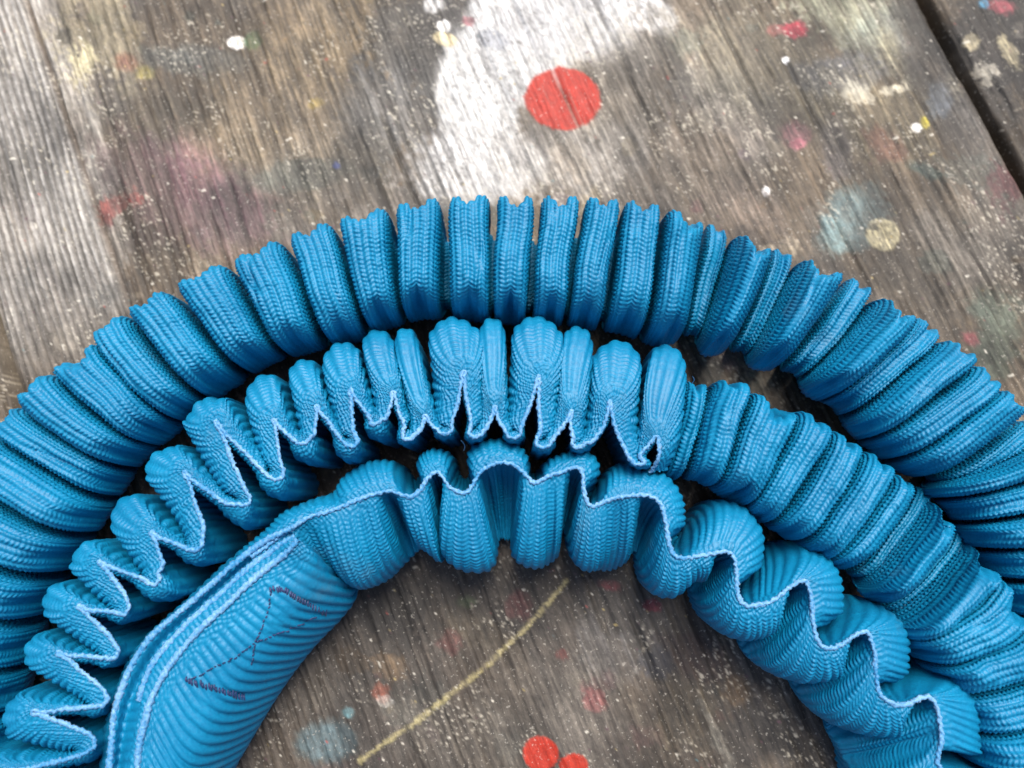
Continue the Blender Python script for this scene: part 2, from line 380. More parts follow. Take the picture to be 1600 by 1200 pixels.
def serpentine(F_, I_):
    st = []
    n = len(F_)
    def add(T_, L_, R_, lat=None):
        T_ = np.array(T_, float); L_ = np.array(L_, float); D_ = L_-T_
        Q_ = T_+D_*.5
        if lat is not None: Q_ = T_ + lat*(D_@lat)*.98 + (D_-lat*(D_@lat))*.22
        st.append((*T_, *L_, *np.array(R_, float), 1.0, *Q_))
    for k in range(n):
        tip, hw, To = np.array(F_[k][0], float), F_[k][1], np.array(F_[k][2], float)
        refs = []
        if k > 0: refs.append(np.array(I_[k-1][0], float))
        if k < len(I_): refs.append(np.array(I_[k][0], float))
        base = np.mean(refs, 0)
        r = tip-To; ln = np.linalg.norm(r); r = r/ln
        r2 = To-base; r2 /= np.linalg.norm(r2)
        rm = r+r2*0.9; rm /= np.linalg.norm(rm)
        tg = np.array([-rm[1], rm[0]])          # pointing to the next finger (clockwise path)
        if tg[0] < 0 and abs(tg[0]) > 0.2: tg = -tg
        if abs(tg[0]) <= 0.2 and tg[1] > 0: tg = -tg
        prev = refs[0] if k > 0 else None; nxt = refs[-1] if k < len(I_) else None
        leg = 0.5
        if prev is not None:
            cl = close[k]
            for d_, o_, mix in ((.78, 6, .50), (.45, 4.5, .22 if cl else .40)):
                ax = To+(base-To)*d_; m = ax*(1-mix)+(To+(prev-To)*d_)*mix - tg*o_
                add(m, (m-tg*max(17, hw*(.86 if d_ < .6 else .64))), (m+tg*3))
            q = To+(base-To)*.16 - tg*2.5
            add(q, (tip - r*ln*0.62 - tg*hw*0.98), (q+tg*2-r2*3), tg)
        q = To - tg*2.0
        add(q, (tip - r*min(hw*0.55, ln*.6) - tg*hw*0.86), (To - r2*6), tg)
        add((To+r2*1.0), tip, (To-r2*8), tg)
        q = To + tg*2.0
        add(q, (tip - r*min(hw*0.55, ln*.6) + tg*hw*0.86), (To - r2*6), tg)
        if nxt is not None:
            q = To+(base-To)*.16 + tg*2.5
            add(q, (tip - r*ln*0.62 + tg*hw*0.98), (q-tg*2-r2*3), tg)
            for d_, o_, mix in ((.45, 4.5, .22 if close[k] else .40), (.78, 6, .50)):
                ax = To+(base-To)*d_; m = ax*(1-mix)+(To+(nxt-To)*d_)*mix + tg*o_
                add(m, (m+tg*max(17, hw*(.86 if d_ < .6 else .64))), (m-tg*3))
            Ti = np.array(I_[k][0], float); Ii = np.array(I_[k][1], float)
            ri = Ii-Ti; li = np.linalg.norm(ri); ri = ri/max(li, 1e-6)
            # inner turn
            tn = np.array([-ri[1], ri[0]])
            if tn@tg < 0: tn = -tn
            up = -ri
            add((Ti - tn*11 + up*6), (Ti + up*16 - tn*1), (Ti - tn*(14+li*.25) + ri*li*.3))
            add(Ti, (Ti+up*12), Ii)
            add((Ti + tn*11 + up*6), (Ti + up*16 + tn*1), (Ti + tn*(14+li*.25) + ri*li*.3))
    return st
stB = serpentine(FING, INN) + [(1030, 704, 1062, 650, 1025, 704, 1.0, 1046, 677), (1026, 722, 1052, 702, 1019, 722, .96, 1039, 712), (1016, 738, 1036, 738, 1012, 738, .85, 1026, 738)]
GB1, hB1, seamB = edge_up(stB, 172, 116, nl=95, nr=40, seed=2, conc=0.0)
B_CR = [(1040, 575, 1010, 725, .62, 4, 0), (1064, 580, 1030, 738, .72, 4, 0), (1090, 600, 1050, 750, .74, 6, 0), (1141, 590, 1094, 750, 1.0, 10, 0), (1210, 618, 1148, 782, 1.03, 34, 1),
 (1272, 650, 1188, 810, .97, 8, 0), (1325, 684, 1234, 836, 1.0, 10, 0), (1376, 716, 1280, 870, .98, 10, 0),
 (1412, 748, 1312, 890, .92, 8, 0), (1442, 764, 1345, 905, .48, 6, 0), (1474, 792, 1374, 938, 1.03, 24, 1), (1506, 832, 1392, 962, .48, 6, 0), (1538, 860, 1412, 992, 1.02, 24, .8),
 (1588, 934, 1442, 1026, 1.02, 20, .6), (1612, 1005, 1480, 1066, 1.0, 14, 0), (1636, 1080, 1510, 1120, .92, 10, 0),
 (1652, 1150, 1528, 1180, .95, 10, 0), (1662, 1225, 1540, 1245, .98, 12, 0), (1664, 1300, 1545, 1312, 1.0, 12, 0)]
GB2, hB2 = bellows(B_CR, 176, seed=3, oz=0.70, nv=170, dH=120, dW=26)

# ------------------------------------------------------------------ inner coil: T, outer outline, inner outline
stC = [
 ((392, 872), (386, 862), (430, 930)), ((440, 836), (432, 824), (490, 905)), ((470, 815), (455, 800), (530, 912)), ((500, 803), (490, 784), (556, 918)),
 ((530, 794), (525, 768), (580, 916)), ((560, 781), (548, 743), (606, 906)), ((583, 773), (575, 726), (628, 884)),
 ((606, 767), (603, 721), (645, 866)), ((625, 772), (627, 726), (660, 856)), ((642, 776), (641, 750), (676, 862)),
 ((657, 767), (650, 742), (690, 876)), ((668, 748), (660, 716), (694, 862)), ((683, 736), (684, 704), (690, 800)),
 ((694, 748), (708, 713), (690, 830)), ((703, 762), (714, 738), (697, 868)), ((724, 771), (724, 748), (730, 890)),
 ((738, 761), (732, 738), (770, 886)), ((750, 738), (735, 706), (778, 850)), ((766, 727), (760, 691), (782, 842)), ((786, 722), (790, 690), (792, 846)),
 ((805, 727), (816, 704), (799, 846)), ((822, 742), (827, 724), (800, 868)), ((836, 755), (834, 740), (822, 883)),
 ((856, 745), (852, 722), (852, 885)), ((884, 735), (880, 710), (872, 868)), ((904, 730), (908, 706), (878, 838)),
 ((911, 742), (930, 724), (884, 830)), ((913, 768), (933, 758), (890, 866)), ((922, 791), (930, 776), (908, 888)),
 ((942, 785), (942, 745), (930, 889)), ((966, 777), (962, 727), (955, 893)), ((992, 774), (1002, 730), (978, 880)),
 ((1016, 775), (1034, 746), (992, 868)), ((1033, 788), (1055, 778), (1000, 864)), ((1040, 815), (1060, 808), (1002, 898)),
 ((1045, 850), (1066, 832), (1012, 922)), ((1056, 870), (1072, 846), (1042, 928)), ((1080, 871), (1082, 812), (1072, 905)),
 ((1108, 866), (1108, 782), (1086, 906)), ((1134, 861), (1148, 791), (1094, 912)), ((1147, 870), (1174, 826), (1088, 922)),
 ((1150, 898), (1178, 868), (1092, 948)), ((1152, 928), (1180, 900), (1108, 976)), ((1164, 945), (1184, 912), (1140, 991)),
 ((1190, 944), (1196, 866), (1172, 990)), ((1214, 933), (1222, 846), (1188, 984)), ((1240, 914), (1262, 856), (1180, 992)),
 ((1258, 908), (1288, 890), (1168, 1000)), ((1268, 936), (1296, 930), (1172, 1026)), ((1270, 972), (1298, 962), (1196, 1046)),
 ((1277, 1002), (1298, 985), (1238, 1056)), ((1294, 1013), (1306, 960), (1282, 1048)), ((1318, 1004), (1336, 932), (1282, 1040)), ((1342, 989), (1372, 952), (1264, 1046)),
 ((1356, 988), (1390, 982), (1252, 1058)), ((1365, 1015), (1394, 1020), (1254, 1086)), ((1368, 1052), (1396, 1052), (1276, 1116)),
 ((1374, 1082), (1398, 1070), (1322, 1132)), ((1392, 1098), (1406, 1032), (1370, 1136)), ((1418, 1100), (1436, 1026), (1360, 1132)), ((1444, 1088), (1476, 1058), (1318, 1140)),
 ((1458, 1094), (1496, 1096), (1310, 1150)), ((1467, 1122), (1499, 1132), (1318, 1172)), ((1470, 1155), (1502, 1160), (1330, 1196)), ((1464, 1186), (1508, 1164), (1334, 1222)),
 ((1474, 1208), (1528, 1180), (1350, 1250)), ((1500, 1222), (1540, 1215), (1380, 1260)), ((1498, 1262), (1540, 1262), (1350, 1290)), ((1490, 1310), (1545, 1310), (1345, 1330))]
stC = [(*a, *b, *c, 1.0) for a, b, c in stC]
GC, hC, seamC = edge_up(stC, 160, 66, nl=60, nr=120, seed=4, satin=(100, 135), chunkw=(8, 24))

# ------------------------------------------------------------------ the sewn end (tubular, three turned edges)
sewn = [  # left outline, edge1, groove, edge2, edge3, face mid, right outline
 ((448, 824), (456, 826), (458, 834), (462, 838), (466, 842), (480, 850), (500, 862)),
 ((430, 826), (442, 831), (444, 840), (446, 846), (456, 855), (494, 872), (532, 898)),
 ((398, 846), (410, 848), (416, 858), (422, 864), (438, 872), (490, 905), (547, 932)),
 ((352, 880), (368, 880), (376, 890), (386, 890), (400, 902), (462, 950), (526, 966)),
 ((308, 922), (325, 918), (334, 928), (345, 928), (358, 942), (424, 996), (488, 1006)),
 ((264, 962), (282, 955), (292, 966), (302, 966), (318, 978), (384, 1046), (450, 1052)),
 ((226, 1000), (242, 990), (255, 1004), (264, 1006), (284, 1016), (350, 1098), (418, 1098)),
 ((198, 1042), (212, 1030), (228, 1046), (236, 1044), (256, 1056), (322, 1148), (390, 1144)),
 ((180, 1088), (190, 1078), (206, 1090), (220, 1088), (236, 1096), (298, 1190), (368, 1182)),
 ((168, 1132), (178, 1130), (194, 1136), (212, 1134), (224, 1140), (285, 1232), (344, 1222)),
 ((160, 1190), (172, 1190), (186, 1190), (200, 1186), (216, 1190), (276, 1280), (330, 1272)),
 ((155, 1250), (168, 1250), (182, 1250), (196, 1248), (212, 1250), (268, 1320), (322, 1320)),
 ((152, 1320), (165, 1320), (180, 1320), (194, 1320), (210, 1320), (262, 1370), (318, 1375))]
hts = np.array([100, 160, 150, 164, 170, 152, 66.])
ns_ = len(sewn)
prof = np.zeros((ns_, 7, 3))
for i, row in enumerate(sewn):
    for j, (x, y) in enumerate(row):
        prof[i, j] = P(x, y, hts[j]+(6 if i < 2 else 0))
t = np.linspace(0, ns_-1, ns_*50)
cols = [catmull(prof[:, j], t) for j in range(7)]
u = np.cumsum(np.linalg.norm(np.gradient(cols[4]*0.5+cols[6]*0.5, axis=0), axis=1)); u -= u[0]
uu = np.arange(0, u[-1], DU); t = np.interp(uu, u, t)
cols = np.stack([catmull(prof[:, j], t) for j in range(7)], 1)
ns = len(uu)
ext = np.zeros((ns, 9, 3)); ext[:, 1:8] = cols
ext[:, 0] = cols[:, 0]*[1, 1, 0] + (cols[:, 1]-cols[:, 0])*[.3, .3, 0]+[0, 0, 2]
ext[:, 8] = cols[:, 6]*[1, 1, 0] + (cols[:, 5]-cols[:, 6])*[.12, .12, 0]+[0, 0, 2]
m = 190
cumw = np.array([0, 12, 20, 30, 40, 52, 95, 160, 190.])
tv = np.interp(np.arange(m), cumw/190*(m-1), np.arange(9))
GS = np.zeros((ns, m, 3))
flat = ext.transpose(1, 0, 2).reshape(9, -1)
GS = catmull(flat, tv).reshape(m, ns, 3).transpose(1, 0, 2)
Vv = np.concatenate([np.zeros((ns, 1)), np.cumsum(np.linalg.norm(np.diff(GS, axis=1), axis=2), 1)], 1)
j3 = int(np.argmin(np.abs(tv-5))); Vv -= Vv[:, j3:j3+1]
U = np.repeat(uu[:, None], m, 1)
hs = weave(U*0.78, Vv, sstep(22, 36, Vv)*np.ones_like(Vv), (1-sstep(12, 24, np.abs(Vv))))
# broad shallow ribs where the face turns under
rb = np.abs(np.sin(np.pi*(U+0.12*Vv)/13.5))**0.8
hs = hs*(1-0.75*sstep(40, 90, Vv)) + 0.5*sstep(40, 90, Vv)*0.75
GS0 = GS.copy()
GS, nrm = displace(GS, hs, 3.4)
if np.mean(nrm[:, j3, 2]) < 0: GS = GS0-(GS-GS0); nrm = -nrm
GS = GS + nrm*(sstep(45, 95, Vv)*(rb-0.6)*6.5)[..., None]
fade_end = sstep(0, 26, U)
hts_seam = []
def on_sewn(j, dz=1.5):
    p = cols[:, j].copy(); p[:, 2] += dz; return p

# ------------------------------------------------------------------ assemble the strap
strap = bpy.data.objects.new("webbing_strap", None); sc.collection.objects.link(strap)
strap['label'] = "bright blue gathered tubular webbing strap coiled in three pleated turns on paint-stained planks"
strap['category'] = "strap"
o = obj("webbing_coil", mesh_from("webbing_coil", *join_grids([(GA, hA)])[:2], M_web), strap)
o['label'] = "outermost pleated turn of the blue webbing, lying flat side up"
o = obj("webbing_coil", mesh_from("webbing_coil", *join_grids([(GB1, hB1), (GB2, hB2)])[:2], M_web), strap)
o['label'] = "middle pleated turn of the blue webbing, its edge turned up on the left half"
Vc, Fc = cord(seamB, seed=1)
obj("edge_thread", mesh_from("edge_thread", Vc, Fc, M_seam), o)
for fx, fy, dx, dy in ((720, 688, 4, 16), (1082, 588, -3, 12), (553, 560, 6, 14)):
    t_ = np.linspace(0, 1, 14)[:, None]
    a_ = P(fx, fy, 150.); b_ = P(fx+dx, fy+dy, 120.)
    pth = a_+(b_-a_)*t_+np.array([3.5, 0, 0])*np.sin(t_*3.0)
    th = np.linspace(0, 2*np.pi, 6, endpoint=False)
    Gf = pth[:, None]+0.55*np.stack([np.cos(th), np.zeros(6), np.sin(th)], 1)[None]
    obj("loose_fibre", mesh_from("loose_fibre", Gf.reshape(-1, 3), grid_faces(14, 6, 0, True), M_seam), o)
o = obj("webbing_coil", mesh_from("webbing_coil", *join_grids([(GC, hC)])[:2], M_web), strap)
o['label'] = "innermost wavy turn of the blue webbing with its pale edge on top"
Vc, Fc = cord(seamC, seed=2)
obj("edge_thread", mesh_from("edge_thread", Vc, Fc, M_seam), o)
o = obj("sewn_end", mesh_from("sewn_end", *join_grids([(GS, hs)])[:2], M_web), strap)
o['label'] = "smooth ungathered end of the webbing, sewn down with purple thread"
sl1 = on_sewn(1); sl2 = on_sewn(3); sl3 = on_sewn(4)
cut2 = sl2[:int(len(sl2)*0.66)]
for p_ in (sl1, cut2, sl3):
    Vc, Fc = cord(p_, r=3.7, seed=5)
    obj("edge_thread", mesh_from("edge_thread", Vc, Fc, M_seam), o)

# stitches laid on the sewn end's face
gx_, gy_ = proj(GS.reshape(-1, 3)); GSf = GS.reshape(-1, 3)
def surf_at(x, y):
    k = np.argmin((gx_-x)**2+(gy_-y)**2 - 0.002*GSf[:, 2]); return GSf[k]
def stitch_run(pts, step, ln, cross, rad):
    """small slanted stitches along a photo-pixel polyline"""
    Vs = []; Fs = []; off = 0
    pts = np.array(pts, float); seg = np.linalg.norm(np.diff(pts, axis=0), axis=1); uu_ = np.concatenate([[0], np.cumsum(seg)])
    for d in np.arange(0, uu_[-1], step):
        c = np.array([np.interp(d, uu_, pts[:, 0]), np.interp(d, uu_, pts[:, 1])])
        e = np.array([np.interp(d+2, uu_, pts[:, 0]), np.interp(d+2, uu_, pts[:, 1])])-c
        if np.linalg.norm(e) < 1e-6: continue
        e /= np.linalg.norm(e); nn_ = np.array([-e[1], e[0]])
        dr = e*(1-cross)+nn_*cross; dr /= np.linalg.norm(dr)
        c = c+rng.normal(0, 0.5, 2)
        a = surf_at(*(c-dr*ln/2)); b = surf_at(*(c+dr*ln/2))
        tv_ = b-a; L_ = np.linalg.norm(tv_)
        if L_ < 1: continue
        tv_ /= L_; sd_ = np.cross(tv_, [0, 0, 1.]); sd_ /= np.linalg.norm(sd_); up_ = np.cross(sd_, tv_)
        n1, n2 = 7, 6
        th = np.linspace(0, 2*np.pi, n2, endpoint=False)
        for k in range(n1):
            f = k/(n1-1); r = rad*math.sin(math.pi*(0.1+0.8*f))**0.5
            cc = a+(b-a)*f+up_*(0.3+1.6*math.sin(math.pi*f))
            for q in th: Vs.append(cc+sd_*r*math.cos(q)+up_*r*math.sin(q))
        Fs.append(grid_faces(n1, n2, off, True)); off += n1*n2
    return np.array(Vs), np.concatenate(Fs)
for pts, step, ln, cr, rd in (([(424, 920), (445, 922), (470, 938), (510, 958)], 4.5, 9, 0.7, 1.5), ([(292, 1062), (330, 1074), (384, 1090)], 4.5, 10, 0.7, 1.5),
                          ([(424, 922), (421, 950), (408, 985), (400, 1002), (394, 1040)], 7, 5.5, 0.1, 1.0),
                          ([(300, 1062), (330, 1045), (372, 1025), (400, 1003), (450, 984), (498, 962)], 7, 5.5, 0.1, 1.0)):
    Vc, Fc = stitch_run(pts, step, ln, cr, rd)
    obj("stitching", mesh_from("stitching", Vc, Fc, M_thread), o)

# ------------------------------------------------------------------ weathered planks
p0 = P(790, 10); p1 = P(918, 300)
gd = (p1-p0)[:2]; gd /= np.linalg.norm(gd)           # along the grain, towards the lower right
cdv = np.array([-gd[1], gd[0]])                      # across, towards the upper right
if cdv[0] < 0: cdv = -cdv
def cg(p): return p[..., :2]@cdv, p[..., :2]@gd
cR = np.mean([cg(P(x, y))[0] for x, y in ((1440, 0), (1513, 110), (1600, 233))])
cL = np.mean([cg(P(x, y))[0] for x, y in ((2, 565), (28, 648))])

def hx(s_): return np.array([int(s_[i:i+2], 16)/255 for i in (0, 2, 4)])
PATCH = [  # cx, cy, rx, ry, rot, colour, opacity, softness, ragged, follows grain
 # broad tones
 (70, 180, 80, 330, -18, 'a9a6a0', .75, .12, .10, 1), (60, 470, 120, 110, 0, '8f8880', .6, .5, .4, 1), (150, 60, 70, 70, 0, 'c2b48e', .5, .6, .8, 0), (120, 95, 25, 30, 0, 'd8cda4', .7, .5, 1., 0),
 (300, 250, 190, 90, 20, '615c50', .5, .7, .6, 1), (290, 300, 150, 80, 25, '6e525a', .5, .7, .5, 1),
 (330, 290, 90, 40, 30, '7a4f5c', .4, .7, .6, 1), (175, 318, 32, 18, -20, 'a3473f', .8, .5, .9, 1), (195, 95, 16, 14, 0, '8f5440', .45, .5, .6, 0), (225, 112, 14, 10, 0, 'a39a4a', .45, .6, .6, 0),
 (270, 95, 60, 20, 20, '4c5252', .6, .6, .6, 0), (330, 88, 60, 20, 10, '6b7070', .6, .5, .5, 0), (368, 64, 16, 11, 0, 'eceae6', .95, .15, .3, 0), (392, 62, 12, 12, 30, '3f6a3c', .8, .4, .5, 0),
 (440, 180, 150, 110, 30, '93836a', .55, .7, .4, 1), (470, 270, 95, 24, -5, '55564f', .8, .4, .5, 0), (492, 160, 12, 8, 0, 'b09848', .45, .5, .6, 0), (525, 257, 6, 6, 0, '3c4ea0', .9, .3, .3, 0),
 (520, 60, 110, 80, 10, '8d7a5c', .6, .7, .5, 1), (100, 55, 14, 14, 0, '4a463e', .7, .5, .6, 0),
 (660, 70, 100, 90, -20, '4a4845', .85, .35, .45, 0), (610, 170, 80, 75, 20, '5b5a58', .85, .45, .5, 1), (735, 30, 60, 40, 0, '4d4a48', .8, .5, .5, 0),
 (700, 120, 60, 60, 0, '55534f', .5, .6, .5, 0), (560, 250, 60, 40, 0, '605a50', .5, .6, .5, 1),
 # white sprayed band
 (745, 165, 62, 125, -12, 'c6c5c2', .995, .22, .18, 0), (810, 60, 75, 110, -25, 'c0bfbd', .97, .25, .2, 0), (745, 262, 115, 62, 0, 'bab8b5', .93, .45, .5, 0), (880, 30, 110, 60, 10, 'b8b7b6', .93, .3, .3, 0), (1000, 14, 60, 34, 20, 'd0d0d0', .9, .3, .3, 0),
 (870, 250, 90, 70, 20, 'b0aaa2', .75, .6, .5, 1), (960, 150, 90, 120, -10, 'a09b92', .6, .7, .5, 1), (768, 58, 22, 16, 10, '8d8f94', .8, .4, .4, 0),
 (693, 38, 11, 10, 0, 'e4e2de', .95, .2, .3, 0), (694, 58, 20, 11, 15, 'dccba2', .95, .2, .3, 0), (675, 5, 16, 12, 0, 'd5d4d2', .8, .4, .4, 0), (731, 30, 9, 7, 0, '9c5c62', .7, .5, .5, 0),
 (790, 0, 40, 10, 0, 'c9c8c6', .9, .4, .3, 0),
 # right of the disc
 (1060, 90, 90, 100, 0, '8b8276', .5, .7, .5, 1), (1090, 130, 60, 40, 10, '6e6b66', .6, .6, .5, 1), (1190, 90, 130, 90, 20, '7d7764', .6, .6, .5, 1),
 (1245, 43, 20, 15, 10, 'b8394a', .92, .3, .5, 0), (1214, 44, 14, 8, 0, 'b06a66', .6, .5, .5, 0), (1330, 20, 90, 50, 20, 'a9b096', .65, .5, .6, 1), (1380, 60, 60, 50, 20, '8f938a', .5, .6, .5, 1),
 (1330, 112, 72, 30, 0, '62646a', .75, .45, .5, 0), (1370, 180, 110, 80, 20, '8a8066', .55, .6, .5, 1), (1345, 145, 26, 16, 20, 'ddd6c0', .6, .35, 1.2, 0), (1395, 138, 22, 10, -10, 'e2dac2', .7, .3, .9, 0), (1395, 85, 16, 30, -20, 'd8cba2', .45, .5, 1.2, 0),
 (1243, 208, 26, 20, 20, '8c5e64', .75, .5, .5, 0), (1250, 222, 14, 8, 0, 'a6606c', .7, .4, .5, 0), (1164, 240, 11, 9, 20, '4e4248', .85, .3, .3, 0), (1262, 132, 7, 7, 0, '4c4b48', .8, .3, .3, 0),
 (1310, 230, 26, 44, -10, '605c5e', .6, .5, .5, 0), (1385, 225, 36, 20, 40, '8b5748', .5, .6, .6, 0), (1447, 190, 8, 9, 0, 'b9ab3c', .8, .4, .4, 0), (1433, 198, 8, 7, 0, 'e6e4de', .95, .2, .3, 0), (1229, 91, 5, 5, 0, 'ececec', .95, .2, .3, 0), (1198, 298, 6, 8, 0, 'f0efee', .95, .2, .3, 0), (1449, 265, 30, 10, 20, '3f5a58', .6, .5, .6, 0),
 (1480, 110, 50, 130, -32, '484644', .72, .5, .4, 1), (1440, 40, 25, 60, -32, '4f4a42', .6, .5, .4, 1), (1500, 125, 16, 22, 0, 'cfc6a8', .6, .3, 1.1, 0), (1470, 160, 20, 30, 0, '7a8490', .6, .5, .6, 0),
 (1335, 345, 55, 50, -30, '6a8488', .72, .45, .45, 0), (1310, 365, 14, 30, -20, '87a4a4', .5, .6, .6, 0), (1383, 366, 27, 25, 10, 'e0d3a4', .99, .15, .25, 0), (1366, 355, 7, 5, 0, '4a4a40', .8, .4, .6, 0),
 (1480, 400, 140, 120, 30, '5f5a52', .55, .7, .4, 1), (1100, 250, 100, 90, 30, '827a72', .5, .7, .5, 1), (1170, 330, 60, 40, 30, '8d7d72', .5, .6, .5, 1), (1560, 520, 40, 60, 0, '5a6a5c', .6, .6, .6, 0), (1520, 525, 14, 12, 0, 'a5525a', .7, .5, .6, 0),
 # far right plank
 (1560, 60, 90, 80, 0, '35322f', .9, .4, .4, 0), (1540, 120, 50, 70, -30, '3b3733', .8, .5, .5, 0), (1570, 8, 26, 12, 20, 'b0525c', .85, .35, .5, 0), (1540, 3, 8, 7, 0, '5a9cc0', .9, .3, .3, 0), (1575, 70, 12, 26, -20, 'd8caa2', .75, .3, 1.2, 0), (1520, 65, 10, 12, 0, 'd8caa2', .7, .3, 1.2, 0), (1550, 110, 20, 12, 50, 'e0d8c4', .75, .3, 1.1, 0), (1595, 45, 14, 20, 0, '9c9488', .7, .4, .8, 0),
 # inside the ring: dirtier wood; wide first ellipse also paints shade between the coils
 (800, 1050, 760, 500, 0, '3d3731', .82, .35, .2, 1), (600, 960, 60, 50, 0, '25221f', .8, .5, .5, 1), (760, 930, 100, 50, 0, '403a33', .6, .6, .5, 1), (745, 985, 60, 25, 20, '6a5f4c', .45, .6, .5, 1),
 (730, 940, 14, 10, 0, '49543a', .7, .6, .6, 0), (610, 1040, 30, 24, 20, '8a6f50', .65, .4, .6, 1), (592, 1084, 14, 12, 0, '8c4a38', .7, .5, .8, 0), (600, 1096, 14, 8, 0, 'b4b0a8', .6, .5, .9, 0), (544, 1116, 9, 8, 0, '6d99a0', .8, .4, .4, 0),
 (510, 1160, 46, 34, 0, '4c6066', .75, .35, .3, 0), (806, 950, 20, 20, 0, '713a3a', .6, .6, .6, 0), (705, 1000, 20, 16, 0, '704440', .55, .6, .8, 0), (955, 917, 20, 9, 10, '8c2a32', .8, .5, .6, 0), (1022, 948, 14, 9, 0, '8c2430', .85, .4, .5, 0), (935, 1096, 20, 18, 0, '8f4444', .65, .5, .7, 0), (877, 1023, 12, 10, 0, '7c3a36', .6, .5, .7, 0),
 (1095, 1030, 60, 38, 20, '3c2f2b', .85, .35, .4, 0), (1030, 1040, 26, 24, 0, '33333a', .8, .4, .5, 0), (980, 960, 80, 50, 30, '4e4c4a', .55, .6, .5, 1), (960, 1020, 60, 40, 30, '6b6a6a', .5, .6, .6, 1), (1080, 1120, 60, 60, 30, '6a5f4c', .6, .5, .5, 1), (1150, 1080, 26, 24, 0, '725a40', .6, .5, .5, 0), (1190, 1150, 60, 50, 0, '35322f', .7, .6, .6, 0),
 (1120, 1150, 9, 70, -24, '9a978c', .6, .5, .9, 1), (1000, 1120, 12, 60, -30, '8f8574', .45, .6, .9, 1), (870, 1110, 110, 80, 20, '6f6a62', .45, .7, .5, 1), (740, 1160, 120, 60, 20, '6a655c', .45, .7, .5, 1), (480, 1080, 40, 50, 20, '5d564c', .5, .6, .5, 1),
 (550, 840, 900, 40, 0, '2f2b27', .0, .5, .5, 0)]
MARKS = [('red', (880, 153, 58, 48, 5, 'a83226')), ('red', (845, 1179, 28, 26, 10, 'a32a16')), ('red', (897, 1196, 22, 18, 0, 'a32a16')), ('cream', (1382, 366, 28, 26, 0, None))]
YEL = np.array([(886, 908), (872, 925), (845, 955), (820, 985), (790, 1012), (762, 1040), (735, 1062), (705, 1084), (672, 1112), (640, 1136), (600, 1162), (560, 1192)], float)

def ell(px, py, c, ragg, n1):
    a = math.radians(c[4]); dx = px-c[0]; dy = py-c[1]
    x = dx*math.cos(a)+dy*math.sin(a); y = -dx*math.sin(a)+dy*math.cos(a)
    return np.hypot(x/c[2], y/c[3]) + ragg*(n1-0.5)*1.6
def lin(c): return np.where(c <= 0.04045, c/12.92, ((c+0.055)/1.055)**2.4)

